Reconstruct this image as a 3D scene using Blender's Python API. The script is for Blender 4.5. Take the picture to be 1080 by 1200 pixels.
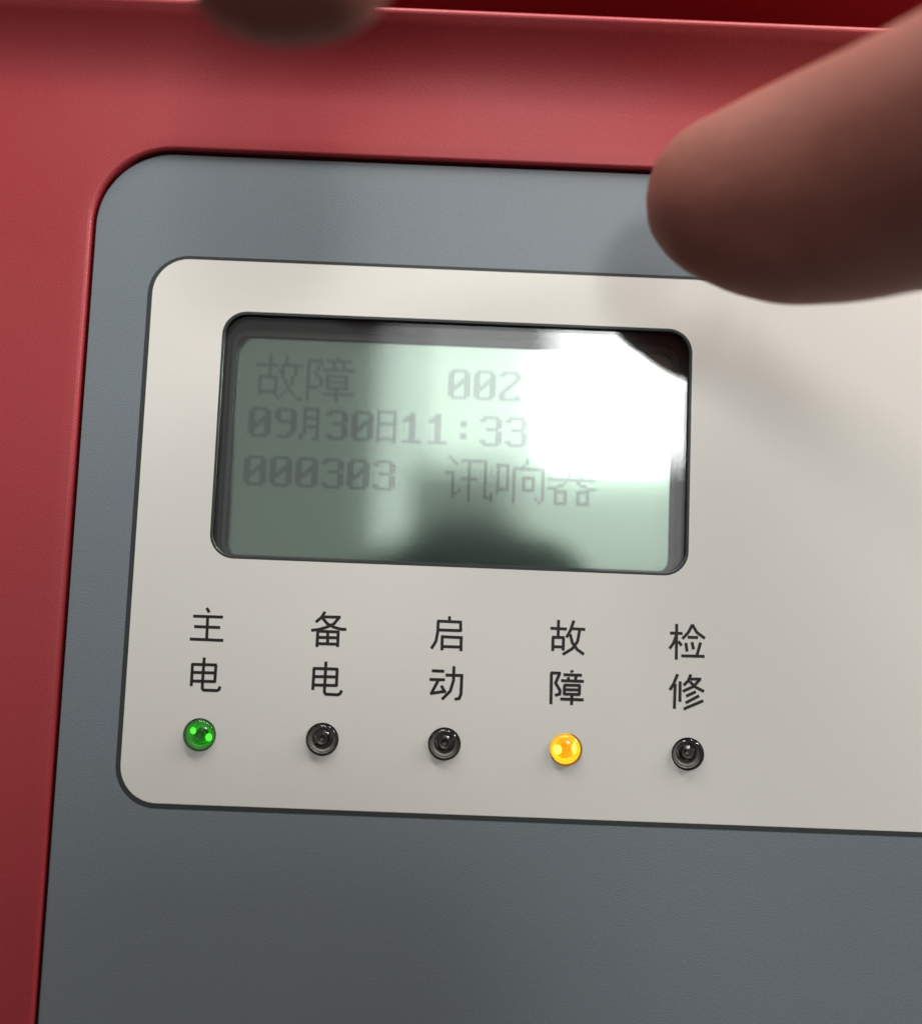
import bpy, bmesh, math, random
from mathutils import Vector, Matrix, noise
random.seed(7)
for o in list(bpy.data.objects): bpy.data.objects.remove(o)
SC = bpy.context.scene
COL = SC.collection
BASE = 1.626                     # height of the panel's reference row above the ground, metres
# panel frame (millimetres): x right, y up, z out of the panel towards the room
ROOTM = Matrix.Translation((0, 0, BASE)) @ Matrix.Rotation(math.radians(90), 4, 'X')
def P(x, y, z): return Vector((x, y, z)) / 1000.0
def W(x, y, z): return ROOTM @ P(x, y, z)

# ------------------------------------------------------------------ camera
CAM_R = Matrix(((0.9992, -0.03949, -0.00653), (0.03868, 0.99452, -0.09708), (0.01032, 0.09675, 0.99526)))
cam_d = bpy.data.cameras.new('camera'); cam = bpy.data.objects.new('camera', cam_d); COL.objects.link(cam)
cam.matrix_world = Matrix.Translation(W(0.06, 18.31, 166.23)) @ (Matrix.Rotation(math.radians(90), 4, 'X') @ CAM_R.to_4x4())
cam_d.sensor_fit = 'VERTICAL'; cam_d.sensor_height = 36; cam_d.lens = 39.0
cam_d.clip_start = 0.002; cam_d.clip_end = 50
cam_d.dof.use_dof = True; cam_d.dof.focus_distance = 0.1665
cam_d.dof.aperture_fstop = 39.0 / 7.2      # 7.2 mm wide opening
SC.camera = cam

# ------------------------------------------------------------------ world, lamps, exposure
world = bpy.data.worlds.new('World'); SC.world = world; world.use_nodes = True
bg = world.node_tree.nodes['Background']
bg.inputs[0].default_value = (1.0, 0.975, 0.965, 1); bg.inputs[1].default_value = 0.28
def area(name, pos, target, sx, sy, radiance, col):
    d = bpy.data.lights.new(name, 'AREA'); d.shape = 'RECTANGLE'; d.size = sx; d.size_y = sy
    d.energy = radiance * math.pi * sx * sy; d.color = col
    o = bpy.data.objects.new(name, d); COL.objects.link(o)
    o.location = W(*pos); dv = W(*target) - o.location
    o.rotation_euler = dv.to_track_quat('-Z', 'Y').to_euler()
    return o
area('bright_window', (430, 690, 2500), (20, 50, 0), 0.40, 0.54, 11.0, (0.97, 1.0, 1.0))
area('glare_skirt', (80, 800, 2520), (20, 50, 0), 0.36, 0.80, 1.7, (0.97, 1.0, 0.98))  # added dim area light, softens the edge of the window glare
area('wall_glow_fill', (420, 265, 2520), (20, 30, 0), 0.56, 0.28, 0.7, (0.97, 1.0, 0.97))  # added area light standing in for the lit wall mirrored in the display
area('strip_glow', (-150, 560, 2500), (0, 50, 0), 0.05, 0.80, 1.6, (0.97, 1.0, 1.0))  # added narrow area light, makes the pale strip mirrored in the display
area('patch_fill', (360, 520, 1600), (20, 40, 0), 0.18, 0.18, 17.0, (1.0, 0.98, 0.95))  # added for a lighter patch beside the phone's shadow; no known fixture
area('near_fill', (-50, 340, 105), (0, 50, 0), 0.22, 0.05, 21.5, (1.0, 0.98, 0.94))  # added close overhead light, gives the top-to-bottom falloff; no known fixture
area('near_fill', (160, 350, 110), (30, 50, 0), 0.20, 0.05, 27.0, (1.0, 0.98, 0.94))  # second added overhead light, weighted to the right
area('near_fill', (330, 240, 105), (50, 30, 0), 0.16, 0.05, 38.0, (1.0, 0.98, 0.94))  # added light from the right, lifts the shade beside the display
SC.view_settings.view_transform = 'Standard'; SC.view_settings.look = 'None'
SC.view_settings.exposure = 0.0; SC.view_settings.gamma = 1.0
SC.cycles.use_denoising = True
SC.cycles.max_bounces = 10; SC.cycles.transparent_max_bounces = 12
SC.cycles.caustics_reflective = False; SC.cycles.caustics_refractive = False

# ------------------------------------------------------------------ materials
def mat(name, col, rough=0.5, spec=0.5, bump=0.0, bscale=2500, vary=0.0, vscale=60, metallic=0.0, coat=0.0, speck=0.0):
    m = bpy.data.materials.new(name); m.use_nodes = True
    nt = m.node_tree; b = nt.nodes['Principled BSDF']
    b.inputs['Base Color'].default_value = (*col, 1); b.inputs['Roughness'].default_value = rough
    b.inputs['Specular IOR Level'].default_value = spec; b.inputs['Metallic'].default_value = metallic
    if coat: b.inputs['Coat Weight'].default_value = coat
    tc = nt.nodes.new('ShaderNodeTexCoord')
    if bump:
        n = nt.nodes.new('ShaderNodeTexNoise'); n.inputs['Scale'].default_value = bscale; n.inputs['Detail'].default_value = 3
        nt.links.new(tc.outputs['Object'], n.inputs['Vector'])
        bp = nt.nodes.new('ShaderNodeBump'); bp.inputs['Strength'].default_value = bump; bp.inputs['Distance'].default_value = 0.0002
        nt.links.new(n.outputs['Fac'], bp.inputs['Height']); nt.links.new(bp.outputs['Normal'], b.inputs['Normal'])
    nr = nt.nodes.new('ShaderNodeTexNoise'); nr.inputs['Scale'].default_value = 28; nr.inputs['Detail'].default_value = 7   # handled, slightly uneven sheen
    mr = nt.nodes.new('ShaderNodeMapRange'); mr.inputs['From Min'].default_value = 0.3; mr.inputs['From Max'].default_value = 0.7
    mr.inputs['To Min'].default_value = max(0.02, rough * 0.8); mr.inputs['To Max'].default_value = min(1, rough * 1.2)
    nt.links.new(tc.outputs['Object'], nr.inputs['Vector']); nt.links.new(nr.outputs['Fac'], mr.inputs['Value']); nt.links.new(mr.outputs['Result'], b.inputs['Roughness'])
    if vary:
        n2 = nt.nodes.new('ShaderNodeTexNoise'); n2.inputs['Scale'].default_value = vscale; n2.inputs['Detail'].default_value = 6
        n2.inputs['Roughness'].default_value = 0.7
        nt.links.new(tc.outputs['Object'], n2.inputs['Vector'])
        mx = nt.nodes.new('ShaderNodeMix'); mx.data_type = 'RGBA'
        mx.inputs[6].default_value = (*[c * (1 - vary) for c in col], 1)
        mx.inputs[7].default_value = (*[min(1, c * (1 + vary)) for c in col], 1)
        nt.links.new(n2.outputs['Fac'], mx.inputs[0]); nt.links.new(mx.outputs[2], b.inputs['Base Color'])
    return m
M = {}
M['red'] = mat('red_plastic', (0.375, 0.030, 0.038), 0.44, 0.62, 0.20, 4200, 0.06, 1500)
M['grey'] = mat('grey_membrane', (0.186, 0.218, 0.240), 0.38, 0.5, 0.25, 4200, 0.05, 1800)
M['white'] = mat('white_membrane', (0.79, 0.775, 0.722), 0.5, 0.4, 0.06, 3500, 0.02, 700)
M['line'] = mat('dark_print', (0.035, 0.042, 0.040), 0.5, 0.4)
M['ink'] = mat('black_ink', (0.012, 0.011, 0.010), 0.5, 0.4)
M['black'] = mat('black_plastic', (0.02, 0.02, 0.02), 0.85, 0.15)
M['bezel'] = mat('display_frame_metal', (0.035, 0.035, 0.036), 0.35, 0.4)
M['skin'] = mat('skin', (0.30, 0.112, 0.084), 0.6, 0.22, 0.6, 700, 0.28, 110)
M['skin'].node_tree.nodes['Principled BSDF'].inputs['Subsurface Weight'].default_value = 0.3
M['skin'].node_tree.nodes['Principled BSDF'].inputs['Subsurface Radius'].default_value = (1.0, 0.35, 0.2)
M['skin'].node_tree.nodes['Principled BSDF'].inputs['Subsurface Scale'].default_value = 0.004
M['nail'] = mat('nail', (0.50, 0.30, 0.24), 0.3)
M['hair'] = mat('hair', (0.012, 0.010, 0.009), 0.6, 0.3, 0.8, 400)
M['shirt'] = mat('shirt_cloth', (0.05, 0.055, 0.065), 0.9, 0.2, 0.6, 1200, 0.1, 40)
M['trousers'] = mat('trouser_cloth', (0.03, 0.03, 0.035), 0.9, 0.2, 0.6, 1200)
M['shoe'] = mat('shoe_leather', (0.02, 0.018, 0.016), 0.4)
M['eye'] = mat('eye', (0.6, 0.58, 0.55), 0.2)
M['iris'] = mat('iris', (0.02, 0.012, 0.008), 0.2)
M['lip'] = mat('lip', (0.35, 0.13, 0.11), 0.45)
M['phone'] = mat('phone_shell', (0.02, 0.022, 0.028), 0.3, 0.5)
M['phone_glass'] = mat('phone_screen', (0.01, 0.01, 0.012), 0.08, 0.5)
M['steel'] = mat('lead_metal', (0.33, 0.32, 0.30), 0.35, 0.5, metallic=1.0)

def lcd_material():
    m = bpy.data.materials.new('display_polariser'); m.use_nodes = True; nt = m.node_tree
    b = nt.nodes['Principled BSDF']
    b.inputs['Base Color'].default_value = (0.03, 0.20, 0.115, 1); b.inputs['Roughness'].default_value = 0.6
    g = nt.nodes.new('ShaderNodeBsdfGlossy'); g.inputs['Color'].default_value = (0.64, 0.81, 0.69, 1); g.inputs['Roughness'].default_value = 0.085
    mx = nt.nodes.new('ShaderNodeMixShader'); mx.inputs[0].default_value = 0.72
    nt.links.new(b.outputs[0], mx.inputs[1]); nt.links.new(g.outputs[0], mx.inputs[2])
    nt.links.new(mx.outputs[0], nt.nodes['Material Output'].inputs['Surface'])
    return m
M['lcd'] = lcd_material()
def thin_glass(name, fac, tint, rough):
    m = bpy.data.materials.new(name); m.use_nodes = True; nt = m.node_tree; nt.nodes.remove(nt.nodes['Principled BSDF'])
    t = nt.nodes.new('ShaderNodeBsdfTransparent'); t.inputs[0].default_value = (*tint, 1)
    g = nt.nodes.new('ShaderNodeBsdfGlossy'); g.inputs['Roughness'].default_value = rough
    f = nt.nodes.new('ShaderNodeFresnel'); f.inputs['IOR'].default_value = fac
    mx = nt.nodes.new('ShaderNodeMixShader')
    nt.links.new(f.outputs[0], mx.inputs[0]); nt.links.new(t.outputs[0], mx.inputs[1]); nt.links.new(g.outputs[0], mx.inputs[2])
    nt.links.new(mx.outputs[0], nt.nodes['Material Output'].inputs['Surface'])
    return m
M['pane'] = thin_glass('clear_acrylic', 1.75, (0.97, 0.98, 0.97), 0.015)
def add_haze(m, fac, rough):             # added rough lobe that spreads the window glare into a milky haze
    nt = m.node_tree; out = nt.nodes['Material Output']; src = out.inputs['Surface'].links[0].from_socket
    g = nt.nodes.new('ShaderNodeBsdfGlossy'); g.inputs['Roughness'].default_value = rough
    tc = nt.nodes.new('ShaderNodeTexCoord'); n = nt.nodes.new('ShaderNodeTexNoise'); n.inputs['Scale'].default_value = 60; n.inputs['Detail'].default_value = 5
    mp = nt.nodes.new('ShaderNodeMapRange'); mp.inputs['From Min'].default_value = 0.3; mp.inputs['From Max'].default_value = 0.7
    mp.inputs['To Min'].default_value = fac * 0.75; mp.inputs['To Max'].default_value = fac * 1.25
    nt.links.new(tc.outputs['Object'], n.inputs['Vector']); nt.links.new(n.outputs['Fac'], mp.inputs['Value'])
    mx = nt.nodes.new('ShaderNodeMixShader'); nt.links.new(mp.outputs['Result'], mx.inputs[0])
    nt.links.new(src, mx.inputs[1]); nt.links.new(g.outputs[0], mx.inputs[2]); nt.links.new(mx.outputs[0], out.inputs['Surface'])
add_haze(M['pane'], 0.008, 0.25)
M['dots'] = thin_glass('display_dots', 1.05, (0.79, 0.76, 0.80), 0.3)
M['lens_off'] = thin_glass('clear_epoxy', 1.5, (0.94, 0.94, 0.92), 0.05)
M['lens_green'] = thin_glass('clear_epoxy_green', 1.5, (0.84, 0.93, 0.82), 0.05)
M['lens_amber'] = thin_glass('clear_epoxy_amber', 1.5, (0.97, 0.90, 0.72), 0.05)
M['well'] = mat('lamp_well', (0.12, 0.115, 0.10), 0.45, 0.5)
M['shoulder'] = mat('lamp_shoulder', (0.34, 0.33, 0.30), 0.3, 0.6)
def glow(name, col, s):
    m = mat(name, col, 0.4); b = m.node_tree.nodes['Principled BSDF']
    b.inputs['Emission Color'].default_value = (*col, 1); b.inputs['Emission Strength'].default_value = s
    return m
M['cup'] = mat('cup_metal', (0.20, 0.19, 0.18), 0.42, 0.5, metallic=1.0)
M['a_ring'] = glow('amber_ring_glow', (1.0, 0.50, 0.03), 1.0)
M['rim'] = mat('crescent_glint', (0.55, 0.53, 0.49), 0.35, 0.6)  # pale colour stands in for light caught at the lens edge
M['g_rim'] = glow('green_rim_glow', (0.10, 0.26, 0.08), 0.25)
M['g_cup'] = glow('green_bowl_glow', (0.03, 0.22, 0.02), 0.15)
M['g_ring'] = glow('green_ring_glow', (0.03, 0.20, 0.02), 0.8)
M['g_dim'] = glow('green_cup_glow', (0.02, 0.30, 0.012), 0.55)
M['g_hot'] = glow('green_spot_glow', (0.05, 1.0, 0.03), 3.2)
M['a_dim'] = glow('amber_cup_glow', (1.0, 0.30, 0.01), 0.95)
M['a_hot'] = glow('amber_spot_glow', (1.0, 0.70, 0.06), 5.0)

# ------------------------------------------------------------------ helpers
def link(name, me, m, parent=None, label=None):
    o = bpy.data.objects.new(name, me); COL.objects.link(o)
    if m is not None and not me.materials: me.materials.append(m)
    if parent is not None: o.parent = parent
    if label: o['label'] = label
    return o
def from_bm(name, bm, m, parent=None, smooth=True, label=None, normals=True):
    if normals: bmesh.ops.recalc_face_normals(bm, faces=bm.faces)
    me = bpy.data.meshes.new(name); bm.to_mesh(me); bm.free()
    if smooth:
        for p in me.polygons: p.use_smooth = True
    return link(name, me, m, parent, label)
def empty(name, label, cat, mw=None):
    o = bpy.data.objects.new(name, None); COL.objects.link(o); o.empty_display_size = 0.05
    o['label'] = label; o['category'] = cat
    if mw is not None: o.matrix_world = mw
    return o
def rrect(x0, y0, x1, y1, r, n=14):
    pts = []
    for cx, cy, a0 in ((x1 - r, y1 - r, 0), (x0 + r, y1 - r, 90), (x0 + r, y0 + r, 180), (x1 - r, y0 + r, 270)):
        for i in range(n + 1):
            a = math.radians(a0 + 90 * i / n); pts.append((cx + r * math.cos(a), cy + r * math.sin(a)))
    return pts
def circle(cx, cy, r, n=48): return [(cx + r * math.cos(2 * math.pi * i / n), cy + r * math.sin(2 * math.pi * i / n)) for i in range(n)]
def eval_mesh(o):
    dg = bpy.context.evaluated_depsgraph_get()
    me = bpy.data.meshes.new_from_object(o.evaluated_get(dg))
    d = o.data; bpy.data.objects.remove(o)
    return me
def sheet(name, loops, z, thick, m, parent, bevel=0.0, label=None):
    """flat plate with holes: loops[0] the outline, the others holes; its top lies at z"""
    cu = bpy.data.curves.new(name, 'CURVE'); cu.dimensions = '2D'; cu.fill_mode = 'BOTH'
    for lp in loops:
        s = cu.splines.new('POLY'); s.points.add(len(lp) - 1)
        for p, (x, y) in zip(s.points, lp): p.co = (x / 1000, y / 1000, 0, 1)
        s.use_cyclic_u = True
    cu.extrude = thick / 2000; cu.bevel_depth = bevel / 1000; cu.bevel_resolution = 2
    if bevel: cu.offset = -bevel / 1000
    o = bpy.data.objects.new(name, cu); COL.objects.link(o)
    me = eval_mesh(o); me.materials.clear()
    me.transform(Matrix.Translation((0, 0, (z - thick / 2 - bevel) / 1000)))
    return link(name, me, m, parent, label)
def lathe_bm(bm, prof, cx, cy, n=40):
    rings = []
    for r, z in prof:
        if r < 1e-6: rings.append([bm.verts.new(P(cx, cy, z))])
        else: rings.append([bm.verts.new(P(cx + r * math.cos(2 * math.pi * i / n), cy + r * math.sin(2 * math.pi * i / n), z)) for i in range(n)])
    for a, b in zip(rings, rings[1:]):
        for i in range(n):
            j = (i + 1) % n
            if len(a) == 1 and len(b) == 1: continue
            if len(a) == 1: bm.faces.new((a[0], b[i], b[j]))
            elif len(b) == 1: bm.faces.new((a[i], a[j], b[0]))
            else: bm.faces.new((a[i], a[j], b[j], b[i]))
def ball(bm, c, r, sub=2, mtx=None):
    """ellipsoid, c in mm, r a number or three radii"""
    if not hasattr(r, '__len__'): r = (r, r, r)
    T = Matrix.Translation(P(*c)) @ (mtx.to_4x4() if mtx else Matrix.Identity(4)) @ Matrix.Diagonal((r[0] / 1000, r[1] / 1000, r[2] / 1000, 1))
    return bmesh.ops.create_icosphere(bm, subdivisions=sub, radius=1.0, matrix=T)['verts']
def hull(bm, *balls):
    """convex hull of several ellipsoids: a closed tapered limb piece, appended to bm"""
    t = bmesh.new()
    for c, r in balls: ball(t, c, r, 2)
    res = bmesh.ops.convex_hull(t, input=t.verts)
    bmesh.ops.delete(t, geom=list({g for g in res['geom_interior'] + res['geom_unused'] if isinstance(g, bmesh.types.BMVert)}), context='VERTS')
    me = bpy.data.meshes.new('tmp'); t.to_mesh(me); t.free(); bm.from_mesh(me); bpy.data.meshes.remove(me)
def chain(bm, pts):
    for a, b in zip(pts, pts[1:]): hull(bm, a, b)
def remeshed(name, bm, voxel, smooth, m, parent, label=None, mtx=None):
    """fuse the pieces of bm into ONE continuous smooth surface"""
    bmesh.ops.recalc_face_normals(bm, faces=bm.faces)
    me = bpy.data.meshes.new(name); bm.to_mesh(me); bm.free()
    o = bpy.data.objects.new(name, me); COL.objects.link(o)
    r = o.modifiers.new('r', 'REMESH'); r.mode = 'VOXEL'; r.voxel_size = voxel / 1000
    s = o.modifiers.new('s', 'SMOOTH'); s.factor = 0.5; s.iterations = smooth
    me2 = eval_mesh(o)
    for p in me2.polygons: p.use_smooth = True
    me2.materials.clear()
    return link(name, me2, m, parent, label)

# ------------------------------------------------------------------ the floor the person stands on
M['floor'] = mat('dark_floor', (0.06, 0.058, 0.055), 0.7, 0.3, 0, 0, 0.15, 4)
bm = bmesh.new(); bmesh.ops.create_grid(bm, x_segments=1, y_segments=1, size=4.0)
fl = from_bm('floor', bm, M['floor']); fl['kind'] = 'structure'; fl.location = (0, -0.5, 0)

# ------------------------------------------------------------------ the control panel
panel = empty('fire_alarm_panel', 'red fire alarm control panel with grey membrane, white display field and five indicator lights', 'control panel', ROOTM)
# --- red cover: flat front with a rounded opening, rounded sides, and a hood that steps out above
OX0, OX1, OY0, OY1 = -96, 152, -190, 99
bm = bmesh.new()
inner = rrect(-57.15, -160, 108, 88.9, 12.0, 16)
icx, icy = 25.0, -35.0
def grow(pts, d, box, r):
    x0, y0, x1, y1 = box
    return rrect(x0 - d, y0 - d, x1 + d, y1 + d, r + d, 16)
ibox = (-57.15, -160, 108, 88.9)
loops = [(grow(None, 0.15, ibox, 11.85), -3.0)]
loops.append((grow(None, 0.0, ibox, 12), 0.35))
for k in range(1, 6):
    a = math.radians(90 * k / 5)
    loops.append((grow(None, 0.6 * (1 - math.cos(a)), ibox, 12), 0.35 + 0.55 * math.sin(a)))
loops.append((grow(None, 2.5, ibox, 12), 0.91)); loops.append((grow(None, 6.0, ibox, 12), 0.91))
def outer_loop(x0, y0, x1, y1, r):
    return rrect(x0, y0, x1, y1, r, 16)
loops.append((outer_loop(OX0 + 6.3, OY0 + 6.3, OX1 - 6.3, OY1 - 0.3, 4.0), 0.91))
loops.append((outer_loop(OX0 + 6, OY0 + 6, OX1 - 6, OY1, 4.0), 0.91))
for k in range(1, 6):
    a = math.radians(90 * k / 5)
    loops.append((outer_loop(OX0 + 6 - 6 * math.sin(a), OY0 + 6 - 6 * math.sin(a), OX1 - 6 + 6 * math.sin(a), OY1, 4.0), 0.91 - 6 * (1 - math.cos(a))))
loops.append((outer_loop(OX0, OY0, OX1, OY1, 4.0), -72))
vl = [[bm.verts.new(P(x, y, z)) for x, y in lp] for lp, z in loops]
for A, B in zip(vl, vl[1:]):
    n = len(A)
    for i in range(n): bm.faces.new((A[i], A[(i + 1) % n], B[(i + 1) % n], B[i]))
from_bm('cover', bm, M['red'], panel)
# hood (the moulded step at the top of the cover)
prof = []
for k in range(17):                                   # concave sweep out of the flat
    t = k / 16; prof.append((97.5 + 11.8 * t, 0.915 + 3.9 * t ** 2.1))
prof += [(109.65, 4.94), (110.0, 5.16), (110.4, 5.28), (110.8, 5.16), (111.05, 4.86), (111.2, 4.2), (111.3, 1.0), (111.45, -30)]
prof += [(111.6, -61), (113, -63), (144, -63), (145.5, -61), (145.6, 1.0)]
for k in range(1, 7):
    a = math.radians(90 * k / 6); prof.append((145.6 + 3 * (1 - math.cos(a)), 1 + 3 * math.sin(a)))
prof += [(176, 4.0)]
for k in range(1, 7):
    a = math.radians(90 * k / 6); prof.append((176 + 6 * math.sin(a), 4.0 - 6 * (1 - math.cos(a))))
prof += [(182, -72)]
bm = bmesh.new()
xs = [-96, -95.6, -94.5, -92] + [-92 + 240 * i / 60 for i in range(1, 60)] + [148, 150.5, 151.6, 152]
inset = [4, 1.6, 0.4, 0] + [0] * 59 + [0, 0.4, 1.6, 4]
rows = []
for x, d in zip(xs, inset):
    rows.append([bm.verts.new(P(x, y, z - (d if z > 2.5 and y > 120 else 0))) for y, z in prof])
for A, B in zip(rows, rows[1:]):
    for i in range(len(A) - 1): bm.faces.new((A[i], B[i], B[i + 1], A[i + 1]))
for rw in (rows[0], rows[-1]):
    e0 = bm.verts.new(P(rw[0].co.x * 1000, 97.5, -72)); bm.faces.new([*rw, e0])
from_bm('hood', bm, M['red'], panel)
# rear box
sheet('rear_box', [rrect(OX0 + 1, OY0 + 1, OX1 - 1, 181, 4)], -72.2, 8, M['black'], panel, 1.0)

# --- membrane
LEDX = [-36.03, -17.97, 0.03, 17.98, 35.99]; LEDY = [0.05, 0.07, 0.07, -0.08, -0.05]
HR = 2.42
lcd_o = rrect(-36.28, 26.17, 35.54, 64.0, 3.7)
holes = [circle(x, y, HR) for x, y in zip(LEDX, LEDY)]
sheet('membrane', [rrect(-56.6, -159.4, 107.4, 88.35, 11.6, 16), rrect(-36.0, 26.5, 35.2, 63.7, 3.5)] + [circle(x, y, HR + .02) for x, y in zip(LEDX, LEDY)], 0.0, 0.8, M['grey'], panel, 0.06)
sheet('printed_border', [rrect(-48.02, -10.83, 97, 72.36, 6.2), rrect(-47.3, -10.05, 96.2, 71.85, 5.5)], 0.012, 0.02, M['line'], panel)
sheet('display_field', [rrect(-47.3, -10.05, 96.2, 71.85, 5.5), lcd_o] + holes, 0.010, 0.02, M['white'], panel)
sheet('window_border', [lcd_o, rrect(-35.95, 26.5, 35.18, 63.6, 3.4)], 0.013, 0.7, M['line'], panel)
# --- display: clear window, frame behind it, green screen with dots
sheet('display_window', [rrect(-37.0, 25.5, 36.2, 64.7, 4.0)], -0.82, 1.0, M['pane'], panel, label='clear window over the display reflecting a bright window')
sheet('display_frame', [rrect(-40, 21, 40, 68, 2), rrect(-35.7, 26.6, 34.6, 62.7, 2.4)], -4.6, 0.8, M['bezel'], panel, 0.25)
M['frame_grey'] = mat('display_edge', (0.15, 0.155, 0.15), 0.5)
sheet('screen_edge', [rrect(-39, 22, 39, 67, 2), rrect(-35.1, 27.1, 33.9, 61.7, 1.8)], -5.7, 0.2, M['frame_grey'], panel)
sheet('screen', [rrect(-39, 22, 39, 67, 1)], -6.6, 0.8, M['lcd'], panel)
# housing walls behind the membrane so that no light leaks in
bm = bmesh.new()
for lp0, z0, lp1, z1 in ((rrect(-37.2, 25.3, 36.4, 64.9, 4.0), -0.8, rrect(-38.0, 24.5, 37.4, 65.7, 3.5), -4.65),):
    A = [bm.verts.new(P(x, y, z0)) for x, y in lp0]; B = [bm.verts.new(P(x, y, z1)) for x, y in lp1]
    for i in range(len(A)): bm.faces.new((A[i], A[(i + 1) % len(A)], B[(i + 1) % len(A)], B[i]))
from_bm('window_well', bm, M['black'], panel)
sheet('circuit_board', [rrect(-60, -100, 110, 85, 3)], -7.2, 1.2, M['black'], panel)

GL = {
'0': ".#####..|##...##.|##...##.|##..###.|##.####.|####.##.|###..##.|##...##.|##...##.|.#####..",
'1': "..##....|.###....|####....|..##....|..##....|..##....|..##....|..##....|..##....|######..",
'2': ".#####..|##...##.|.....##.|....##..|...##...|..##....|.##.....|##......|##...##.|#######.",
'3': ".#####..|##...##.|.....##.|.....##.|..####..|.....##.|.....##.|.....##.|##...##.|.#####..",
'9': ".#####..|##...##.|##...##.|##...##.|.######.|.....##.|.....##.|.....##.|....##..|.####...",
':': "........|........|..##....|..##....|........|........|..##....|..##....|........|........",
'月': ".#####..|.#...#..|.#...#..|.#####..|.#...#..|.#...#..|.#####..|.#...#..|.#...#..|#....#..|#...##..",
'日': "######..|#....#..|#....#..|#....#..|######..|#....#..|#....#..|#....#..|#....#..|######..|#....#..",
'?': ".......#|......##|.....##.|....##..|........|........|........|........|........|........",
'故': "....#....#.....|....#....#.....|....#....#.....|#######.#######|....#...#...#..|....#..##...#..|....#...#...#..|.######.#..#...|.#....#..#.#...|.#....#..#.#...|.#....#...#....|.#....#...#....|.######..#.#...|.#....#.#...#..|.......#.....##",
'障': ".........#.....|#####.########.|#...#...#..#...|#..#....#..#...|#..#.##########|#.#............|#..#..#######..|#...#.#.....#..|#...#.#######..|#...#.#.....#..|####..#######..|#........#.....|#....##########|#........#.....|#........#.....",
'讯': ".#.............|..#..########..|...#...#....#..|.......#....#..|.......#....#..|###....#....#..|..#....#....#..|..#..#####..#..|..#....#....#..|..#....#....#..|..#....#....#..|..#.#..#....#..|..##...#....#.#|..#....#....###|.......#......#",
'响': ".........#.....|.........#.....|####....#......|#..#.##########|#..#.#........#|#..#.#........#|#..#.#..####..#|#..#.#..#..#..#|#..#.#..#..#..#|#..#.#..#..#..#|####.#..####..#|#....#........#|.....#........#|.....#......#.#|.....#.......#.",
'器': "..####...####..|..#..#...#..#..|..#..#...#..#..|..####...####..|......#..#.....|......#...#....|###############|.....#...#.....|...##.....##...|###.........###|..####...####..|..#..#...#..#..|..#..#...#..#..|..#..#...#..#..|..####...####..",
}
bm = bmesh.new()
DOT = 0.505; ZD = -5.97
def lcd_text(s, x0, ymid, cell0=0.0):
    c = cell0
    for ch in s:
        wide = ch in '故障讯响器'
        if ch != ' ':
            g = GL[ch].split('|'); oy = ymid + len(g) * 0.478 / 2
            for r, row in enumerate(g):
                for k, q in enumerate(row):
                    if q == '#':
                        x = x0 + (c * 8 + k) * DOT; y = oy - r * 0.478
                        h = 0.235
                        bm.faces.new([bm.verts.new(P(x + a * h, y + b * h, ZD)) for a, b in ((-1, -1), (1, -1), (1, 1), (-1, 1))])
        c += 2 if wide else 1
lcd_text('故障', -32.7, 55.2, 0.22); lcd_text('002?', -32.7, 55.2, 7.75)
lcd_text('09月30日11:33', -32.5, 47.9); lcd_text('000303', -32.8, 40.2); lcd_text('讯响器', -32.8, 40.2, 7.8)
from_bm('display_text', bm, M['dots'], panel, smooth=False)

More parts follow.
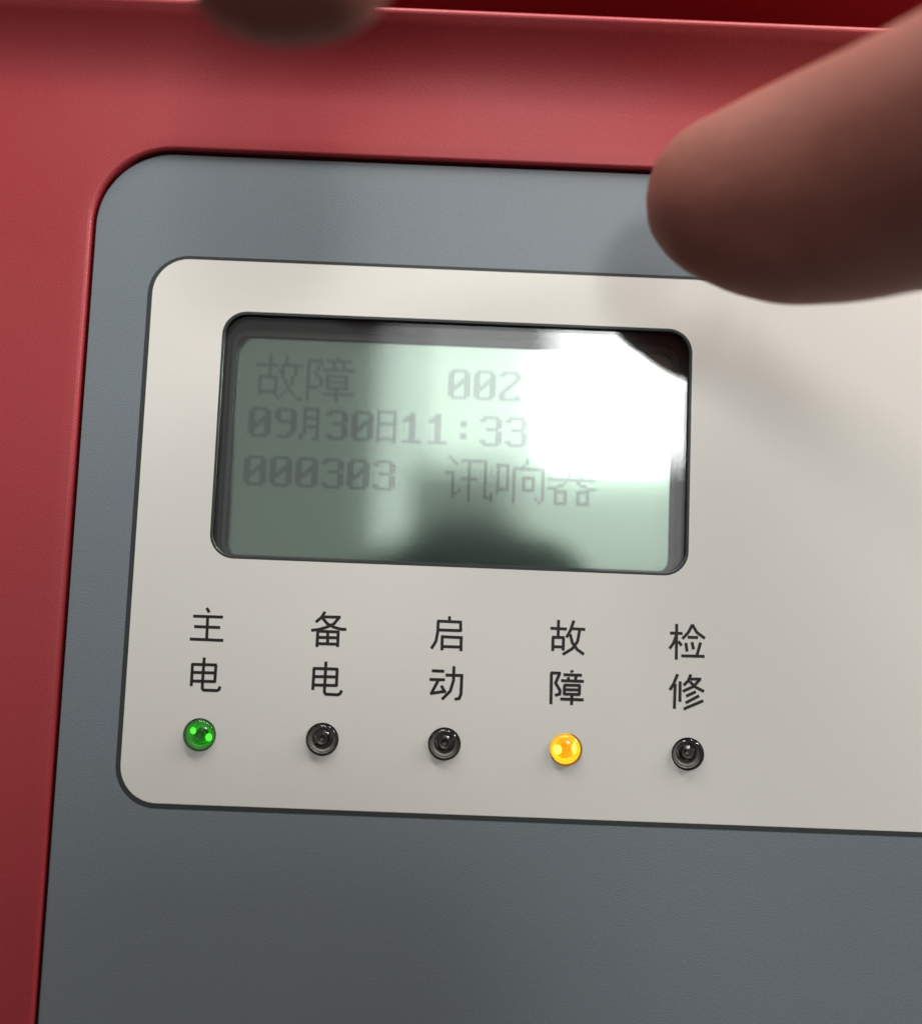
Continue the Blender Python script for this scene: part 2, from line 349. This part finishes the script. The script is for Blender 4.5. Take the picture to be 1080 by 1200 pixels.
# --- captions printed above the indicators
STROKES = [
('主电', [[(-36.07,18.65),(-35.69,18.06)],[(-38.0,17.39),(-33.62,17.41)],[(-37.75,15.86),(-33.95,15.85)],[(-38.28,13.99),(-33.38,13.97)],[(-35.87,17.38),(-35.81,14.0)],[(-36.01,11.33),(-36.04,7.85),(-36.03,6.83),(-35.82,6.57),(-33.82,6.58),(-33.53,6.78),(-33.44,7.17)],[(-37.67,7.12),(-37.69,10.37)],[(-37.74,10.29),(-34.13,10.32)],[(-34.21,10.32),(-34.25,7.76)],[(-37.65,7.84),(-34.23,7.89)],[(-37.61,9.11),(-34.28,9.15)]]),
('备电', [[(-18.51,18.77),(-18.96,17.96),(-19.77,17.23)],[(-18.81,18.03),(-16.16,18.07)],[(-16.33,18.06),(-17.08,17.06),(-18.15,16.51),(-19.35,16.13),(-20.38,15.97)],[(-18.77,17.79),(-18.06,17.03),(-17.06,16.56),(-16.07,16.31),(-15.24,16.29)],[(-19.52,15.88),(-16.23,15.88)],[(-19.42,15.88),(-19.44,13.58)],[(-16.39,15.88),(-16.37,13.7)],[(-17.93,15.82),(-17.88,14.07)],[(-19.41,14.97),(-16.37,15.01)],[(-19.37,14.05),(-16.33,14.07)],[(-17.98,11.41),(-17.99,8.04),(-17.99,6.96),(-17.78,6.67),(-15.96,6.64),(-15.63,6.87),(-15.48,7.29)],[(-19.69,10.46),(-19.72,7.25)],[(-19.76,10.38),(-16.17,10.39)],[(-16.27,10.39),(-16.26,7.9)],[(-19.6,9.18),(-16.27,9.25)],[(-19.6,7.95),(-16.24,7.99)]]),
('启动', [[(0.04,18.82),(0.1,18.07)],[(-1.7,18.06),(1.9,18.04)],[(1.72,18.03),(1.81,16.68)],[(-1.58,16.76),(1.83,16.77)],[(-1.61,18.06),(-1.6,16.54),(-1.82,15.08),(-2.45,13.97)],[(-1.06,15.78),(2.11,15.74)],[(-0.91,15.78),(-0.88,13.79)],[(1.9,15.73),(1.95,13.77)],[(-0.85,14.33),(1.92,14.35)],[(-2.21,10.7),(-0.43,10.69)],[(-2.5,9.41),(-0.29,9.44)],[(-1.22,9.37),(-2.23,7.29)],[(-2.32,7.35),(-0.13,7.77)],[(-0.76,8.55),(-0.12,7.55)],[(-0.16,10.14),(2.39,10.17)],[(1.0,11.45),(1.02,9.4),(0.6,7.82),(-0.56,6.58)],[(2.21,10.17),(2.19,7.4),(1.95,6.79),(1.31,6.65)]]),
('故障', [[(16.32,18.89),(16.32,16.36)],[(15.17,17.65),(17.55,17.62)],[(15.45,16.33),(17.25,16.34)],[(15.57,16.33),(15.58,14.33)],[(17.13,16.33),(17.13,14.45)],[(15.62,14.94),(17.14,14.94)],[(18.59,18.9),(18.17,17.52),(17.59,16.41)],[(18.16,17.71),(20.3,17.67)],[(19.51,17.58),(19.25,15.87),(18.49,14.75),(17.11,13.85)],[(18.12,16.85),(18.47,15.59),(19.23,14.65),(20.22,13.99)],[(15.49,11.07),(15.55,6.5)],[(15.41,11.07),(16.87,11.06)],[(16.71,11.0),(16.15,9.59),(16.85,8.53),(16.8,7.99),(16.14,7.79)],[(18.46,11.54),(18.59,11.25)],[(17.33,10.86),(20.0,10.88)],[(18.01,10.5),(18.08,10.08)],[(19.21,10.79),(19.05,10.12)],[(16.99,9.98),(20.31,9.99)],[(17.41,9.34),(19.84,9.37)],[(17.49,9.34),(17.47,7.96)],[(19.72,9.36),(19.72,8.04)],[(17.51,8.68),(19.7,8.7)],[(17.45,8.02),(19.78,8.04)],[(16.95,7.28),(20.35,7.29)],[(18.63,8.0),(18.61,6.5)]]),
('检修', [[(33.96,18.99),(34.0,13.75)],[(33.03,17.62),(34.83,17.64)],[(33.95,17.38),(33.55,16.15),(32.99,15.34)],[(34.28,16.43),(34.74,15.84)],[(36.31,18.99),(35.72,17.82),(34.88,16.87)],[(36.31,18.99),(37.0,17.87),(38.18,17.06)],[(35.67,17.11),(37.16,17.12)],[(35.38,16.22),(35.59,15.02)],[(36.3,16.38),(36.54,15.36)],[(37.58,16.37),(37.06,14.47)],[(34.77,14.32),(38.19,14.36)],[(34.23,11.56),(33.73,10.24),(33.16,9.25)],[(33.91,10.13),(33.86,6.52)],[(34.64,10.51),(34.67,7.57)],[(36.2,11.6),(35.85,10.68),(35.2,9.99)],[(36.03,10.95),(37.74,10.99)],[(37.56,10.93),(36.66,9.87),(35.09,9.11)],[(36.1,10.57),(36.78,9.87),(38.2,9.2)],[(36.98,9.1),(35.59,8.41)],[(37.48,8.52),(35.55,7.42)],[(38.1,7.82),(35.26,6.51)]])]
def stroke(bm, pts, w, z):
    p = [Vector((x, y)) for x, y in pts]; n = len(p); L = []; Rr = []
    for i in range(n):
        d0 = (p[i] - p[i - 1]).normalized() if i else (p[1] - p[0]).normalized()
        d1 = (p[i + 1] - p[i]).normalized() if i < n - 1 else d0
        t = (d0 + d1).normalized(); nn = Vector((-t.y, t.x)); k = w / 2 / max(0.5, t.dot(d1))
        q = p[i] + (-t * w * .08 if i == 0 else (t * w * .08 if i == n - 1 else Vector((0, 0))))
        L.append(bm.verts.new(P(q.x + nn.x * k, q.y + nn.y * k, z))); Rr.append(bm.verts.new(P(q.x - nn.x * k, q.y - nn.y * k, z)))
    for i in range(n - 1): bm.faces.new((Rr[i], Rr[i + 1], L[i + 1], L[i]))
for name, sts in STROKES:
    tb = bmesh.new()
    for q, st in enumerate(sts): stroke(tb, st, 0.45, 0.024 + q * 0.0006)
    from_bm('caption', tb, M['ink'], panel, smooth=False, label='black printed caption ' + name, normals=False)

# --- indicator lights
LAB = ['lit green indicator under the first caption', None, None, 'lit amber indicator under the fourth caption', None]
LENS = [M['lens_green'], M['lens_off'], M['lens_off'], M['lens_amber'], M['lens_off']]
CUP = [M['g_cup'], M['cup'], M['cup'], M['a_dim'], M['cup']]
RIM = [M['g_rim'], M['rim'], M['rim'], M['a_ring'], M['rim']]
RING = [M['g_ring'], M['shoulder'], M['shoulder'], M['a_ring'], M['shoulder']]
TILT = [(-0.35, -0.25), (-0.30, -0.10), (0.05, 0.0), (-0.1, 0.1), (0.30, 0.15)]
for i, (x, y) in enumerate(zip(LEDX, LEDY)):
    led = empty_led = bpy.data.objects.new('indicator_light', None); COL.objects.link(led); led.parent = panel
    led.empty_display_size = 0.003
    if LAB[i]: led['label'] = LAB[i]
    tx, ty = TILT[i]
    # lens: domed clear epoxy body with a flange below the membrane
    bm = bmesh.new(); R = 2.25
    pr = [(0, -4.2), (2.7, -4.2), (2.7, -3.4), (R, -3.3), (R, 0.25)]
    for k in range(1, 9):
        a = math.radians(90 * k / 8); pr.append((R * math.cos(a) if k < 8 else 0, 0.25 + 0.75 * math.sin(a)))
    lathe_bm(bm, pr, x, y); from_bm('lens', bm, LENS[i], led)
    cx, cy = x + tx * .6, y + ty * .6
    # reflector cup: rim and bowl
    bm = bmesh.new()
    lathe_bm(bm, [(0, -1.6), (0.42, -1.6), (0.66, -1.0), (0.78, -0.92), (0.88, -1.0), (0.90, -3.0), (0, -3.0)], cx, cy, 32)
    from_bm('reflector_cup', bm, CUP[i], led)
    # moulded shoulder ring
    bm = bmesh.new()
    lathe_bm(bm, [(1.50, -1.5), (1.70, -0.95), (1.92, -0.85), (2.06, -1.1), (2.1, -3.0), (1.5, -3.0), (1.50, -1.5)], x + tx * .25, y + ty * .25, 40)
    from_bm('shoulder_ring', bm, RING[i], led)
    # pale ring painted in for the crescent of light at the lens edge
    bm = bmesh.new()
    lathe_bm(bm, [(2.02, -0.75), (2.08, -0.55), (2.18, -0.5), (2.24, -0.7), (2.24, -3.0), (2.02, -3.0), (2.02, -0.75)], x + tx * .1, y + ty * .1, 40)
    from_bm('rim', bm, RIM[i], led)
    # hole lining
    bm = bmesh.new(); lathe_bm(bm, [(HR + .01, -0.05), (HR + .01, -2.2), (0, -2.25)], x, y)
    from_bm('socket', bm, M['well'], led)
    if i == 0:
        for dx, dy, r in ((-1.15, 0.45, .40), (1.2, -0.42, .46)):  # glow blobs added for the bright spots seen in the lens
            bm = bmesh.new(); ball(bm, (x + dx, y + dy, -0.9), (r, r * 1.2, 0.25)); from_bm('hot_spot', bm, M['g_hot'], led)
        bm = bmesh.new(); lathe_bm(bm, [(0.9, -2.0), (1.48, -1.8), (1.48, -2.1), (0.9, -2.1), (0.9, -2.0)], x, y); from_bm('leadframe', bm, M['g_dim'], led)
    elif i == 3:
        for dx, dy, r, q in ((-1.15, -0.15, .62, 1.1), (1.30, 0.15, .26, 3.2)):  # added glow blobs, again standing in for bright spots in the lens
            bm = bmesh.new(); ball(bm, (x + dx, y + dy, -0.9), (r, r * q, 0.25)); from_bm('hot_spot', bm, M['a_hot'], led)
        bm = bmesh.new(); lathe_bm(bm, [(0.9, -2.0), (1.48, -1.8), (1.48, -2.1), (0.9, -2.1), (0.9, -2.0)], x, y); from_bm('leadframe', bm, M['a_dim'], led)
    else:
        # bent lead frame arms on either side of the cup
        bm = bmesh.new()
        hull(bm, ((x - 1.3, y + .2, -1.6), (.18, .5, .2)), ((x - 1.0, y - .7, -1.5), (.2, .2, .2)))
        hull(bm, ((x + 1.2, y + .5, -1.6), (.2, .35, .2)), ((x + .9, y - .9, -1.7), (.25, .15, .2)))
        from_bm('leadframe', bm, M['cup'], led)

# ------------------------------------------------------------------ the phone taking the picture
PHM = cam.matrix_world.copy()
phone = empty('phone', 'dark phone held upright in the left hand, its camera facing the panel', 'phone', PHM)
def slab(name, x0, y0, x1, y1, r, ztop, thick, m, bev): return sheet(name, [rrect(x0, y0, x1, y1, r)], ztop, thick, m, phone, bev)
slab('shell', -26, -126, 46, 27, 21, 10.0, 5.6, M['phone'], 1.2)
slab('screen', -24.5, -124, 44.5, 25, 19, 10.5, 0.4, M['phone_glass'], 0.05)
sheet('lens_ring', [circle(0, 0, 6.5), circle(0, 0, 4.2)], 2.2, 1.0, M['steel'], phone, 0.1)
sheet('lens_ring', [circle(-17, 0, 6.5), circle(-17, 0, 4.2)], 2.2, 1.0, M['steel'], phone, 0.1)
PR = CAM_R
def ph(x, y, z):                      # phone coordinates -> panel coordinates
    v = PR @ Vector((x, y, z)); return (v.x + 0.06, v.y + 18.31, v.z + 166.23)

# ------------------------------------------------------------------ the person
person = empty('person', 'person in a dark shirt reaching one hand across the top right of the panel', 'person', Matrix.Translation(W(0, -1626, 510)) )
person.matrix_world = ROOTM
bm = bmesh.new()
# torso, neck, head
hull(bm, ((12, -300, 515), (165, 90, 95)), ((12, -430, 515), (150, 90, 100)))
hull(bm, ((12, -430, 515), (150, 90, 100)), ((12, -600, 515), (140, 80, 95)))
hull(bm, ((12, -600, 515), (140, 80, 95)), ((12, -740, 515), (155, 90, 105)))
hull(bm, ((12, -215, 505), (105, 40, 60)), ((12, -300, 515), (165, 90, 95)))
chain(bm, [((12, -235, 505), 62), ((12, -110, 485), 54)])
ball(bm, (12, -18, 472), (76, 90, 95), 3)
hull(bm, ((12, -70, 445), (60, 50, 60)), ((12, -122, 420), (32, 20, 26)))
hull(bm, ((12, -48, 386), (7, 8, 8)), ((12, -72, 374), (13, 9, 12)))               # nose
for s in (-1, 1):
    ball(bm, (12 + s * 78, -55, 475), (7, 28, 17), 2)                                # ears
    hull(bm, ((12 + s * 18, -30, 388), (9, 5, 6)), ((12 + s * 42, -30, 398), (9, 5, 6)))   # brow ridge
    ball(bm, (12 + s * 38, -75, 400), (20, 18, 16), 2)                               # cheeks
# legs
for s in (-1, 1):
    chain(bm, [((12 + s * 80, -790, 515), 82), ((12 + s * 90, -1180, 505), 56), ((12 + s * 92, -1290, 515), 56), ((12 + s * 95, -1555, 520), 38)])
    hull(bm, ((12 + s * 97, -1585, 525), 36), ((12 + s * 104, -1600, 400), (38, 18, 40)))
# right arm (reaches to the panel)
chain(bm, [((165, -215, 505), 62), ((205, -205, 495), 58), ((320, -70, 300), 44)])
chain(bm, [((320, -70, 300), 44), ((295, -45, 275), 44), ((160, 68, 164), (30, 28, 30)), ((146, 78, 152), (28, 27, 27))])
RH = [
 [((146, 78, 152), (28, 27, 24)), ((86, 112, 116), (24, 22, 19))],
 [((146, 78, 152), (27, 26, 24)), ((118, 122, 140), (23, 20, 19))],
 [((86, 112, 116), (24, 20, 17)), ((118, 122, 140), (22, 19, 18))],
 # thumb
 [((138, 76, 140), 26), ((98, 80, 96), 22), ((75, 78, 60), 18.2), ((61.5, 77.2, 43), 17.4), ((56.0, 77.3, 34.5), 16.9), ((50.5, 77.0, 28), 16.6), ((43.4, 76.2, 23.6), 15.2), ((34.8, 76.7, 20.7), 11.4)],
 # index finger: arches over, bent, its tip towards the panel
 [((84, 116, 116), 16.5), ((56, 132, 100), 15), ((18, 143, 80), 13), ((-12, 127, 68), 12.6), ((-20, 106, 61), 12.2)],
 [((-20, 106, 61), 12.2), ((-21.5, 89.0, 56.3), 11.9)], [((-20, 106, 61), 12.2), ((-18, 89.2, 56.5), 11.9)],
 # middle, ring, little finger: half curled behind the index finger
 [((106, 122, 128), 16), ((82, 150, 124), 14.5), ((38, 164, 116), 12.6), ((10, 152, 108), 12), ((2, 134, 104), 11.2)],
 [((114, 126, 138), 15), ((92, 158, 142), 13.5), ((52, 172, 140), 12), ((28, 162, 136), 11.4), ((20, 144, 134), 10.6)],
 [((122, 128, 150), 14), ((106, 156, 160), 12), ((76, 168, 164), 10.6), ((58, 160, 164), 10), ((50, 146, 162), 9.4)],
]
for c in RH: chain(bm, c)
# left arm and the hand holding the phone
lw = ph(-84, -168, 40)
chain(bm, [((-141, -215, 505), 62), ((-178, -215, 495), 57), ((-270, -318, 312), 43)])
chain(bm, [((-270, -318, 312), 43), ((-235, -280, 280), 43), (lw, 28)])
chain(bm, [(lw, (28, 27, 24)), (ph(-55, -112, 16), (15, 26, 15)), (ph(-51, -72, 10), (12, 20, 12))])
for y, l, r in ((-58, 1.0, 8.4), (-76, 1.08, 8.6), (-94, 1.0, 8.2), (-111, 0.8, 7.4)):
    chain(bm, [(ph(-49, y, 8), r + 1.5), (ph(-40, y + 1, -6.5), r + .5), (ph(-40 + 30 * l, y + 4, -8.2), r), (ph(-40 + 52 * l, y + 7, -7.2), r - .8), (ph(-40 + 66 * l, y + 9, -6.2), r - 1.4)])
chain(bm, [(ph(-63, -118, 26), 15), (ph(-45, -92, 25), 11.5), (ph(-25, -72, 22), 10), (ph(-9, -62, 20.5), 8.8)])
body = remeshed('body', bm, 2.6, 7, M['skin'], person)
# hair, eyes, lips
bm = bmesh.new()
for v in ball(bm, (12, -10, 482), (83, 88, 98), 5): pass
bmesh.ops.delete(bm, geom=[v for v in bm.verts if (v.co.z < 0.418 and v.co.y < 0.022) or v.co.y < -0.085], context='VERTS')
bmesh.ops.solidify(bm, geom=bm.faces[:], thickness=0.006)
for v in bm.verts:
    n = (v.co - P(12, -10, 482)).normalized(); v.co += n * 0.005 * noise.noise(v.co * 90) + n * 0.003 * noise.noise(v.co * 300)
from_bm('hair', bm, M['hair'], person)
for s in (-1, 1):
    bm = bmesh.new(); ball(bm, (12 + s * 31, -43, 396), (13, 9, 10), 3); e = from_bm('eye', bm, M['eye'], person)
    bm = bmesh.new(); ball(bm, (12 + s * 31, -44, 388.5), (5.5, 5.5, 3.5), 3); from_bm('iris', bm, M['iris'], e)
bm = bmesh.new(); hull(bm, ((0, -97, 397), (9, 4, 6)), ((24, -97, 397), (9, 4, 6)), ((12, -96, 392), (10, 5, 6))); from_bm('lips', bm, M['lip'], person)
# thumb nail and index nail on the sides away from the lens
def nail(c, n, up, w, l, rad):
    bm = bmesh.new(); n = Vector(n).normalized(); up = (Vector(up) - n * Vector(up).dot(n)).normalized(); sd = up.cross(n)
    g = [[bm.verts.new((Vector(c) + sd * (w * (i / 6 - .5)) + up * (l * (j / 6 - .5)) * (1 - .25 * (abs(i / 6 - .5) * 2) ** 2) - n * (rad * (i / 6 - .5) ** 2)) / 1000) for i in range(7)] for j in range(7)]
    for j in range(6):
        for i in range(6): bm.faces.new((g[j][i], g[j][i + 1], g[j + 1][i + 1], g[j + 1][i]))
    bmesh.ops.solidify(bm, geom=bm.faces[:], thickness=0.0006)
    from_bm('nail', bm, M['nail'], person)
nail((38.6, 76, 8.8), (-.2, -.25, -1), (-.9, 0, -.1), 13, 13, 9)
nail((-20, 90, 44.0), (-.05, 0, -1), (0, -1, .1), 12, 12, 9)
# clothes
bm = bmesh.new()
hull(bm, ((12, -300, 515), (176, 100, 106)), ((12, -430, 515), (160, 98, 110)))
hull(bm, ((12, -430, 515), (160, 98, 110)), ((12, -600, 515), (152, 88, 106)))
hull(bm, ((12, -600, 515), (152, 88, 106)), ((12, -790, 515), (172, 60, 118)))
hull(bm, ((12, -215, 505), (115, 46, 70)), ((12, -300, 515), (176, 100, 106)))
chain(bm, [((165, -215, 505), 71), ((205, -205, 495), 67), ((320, -70, 300), 54)])
chain(bm, [((320, -70, 300), 54), ((295, -45, 275), 53), ((190, 42, 192), 40)])
chain(bm, [((-141, -215, 505), 71), ((-178, -215, 495), 66), ((-270, -318, 312), 52)])
w2 = Vector(lw) + (Vector((-235, -280, 280)) - Vector(lw)).normalized() * 48
chain(bm, [((-270, -318, 312), 52), ((-235, -280, 280), 52), (tuple(w2), 37)])
remeshed('shirt', bm, 6, 4, M['shirt'], person)
bm = bmesh.new()
hull(bm, ((12, -760, 515), (166, 50, 112)), ((12, -830, 515), (165, 60, 112)))
for s in (-1, 1):
    chain(bm, [((12 + s * 80, -800, 515), 94), ((12 + s * 90, -1180, 505), 68), ((12 + s * 92, -1290, 515), 66), ((12 + s * 95, -1540, 520), 56)])
remeshed('trousers', bm, 7, 4, M['trousers'], person)
for s in (-1, 1):
    bm = bmesh.new()
    hull(bm, ((12 + s * 97, -1580, 528), (42, 40, 46)), ((12 + s * 104, -1598, 398), (44, 24, 48)))
    bmesh.ops.bisect_plane(bm, geom=bm.verts[:] + bm.edges[:] + bm.faces[:], plane_co=P(0, -1622, 0), plane_no=(0, -1, 0), clear_outer=True)
    bmesh.ops.holes_fill(bm, edges=[e for e in bm.edges if e.is_boundary])
    from_bm('shoe', bm, M['shoe'], person)
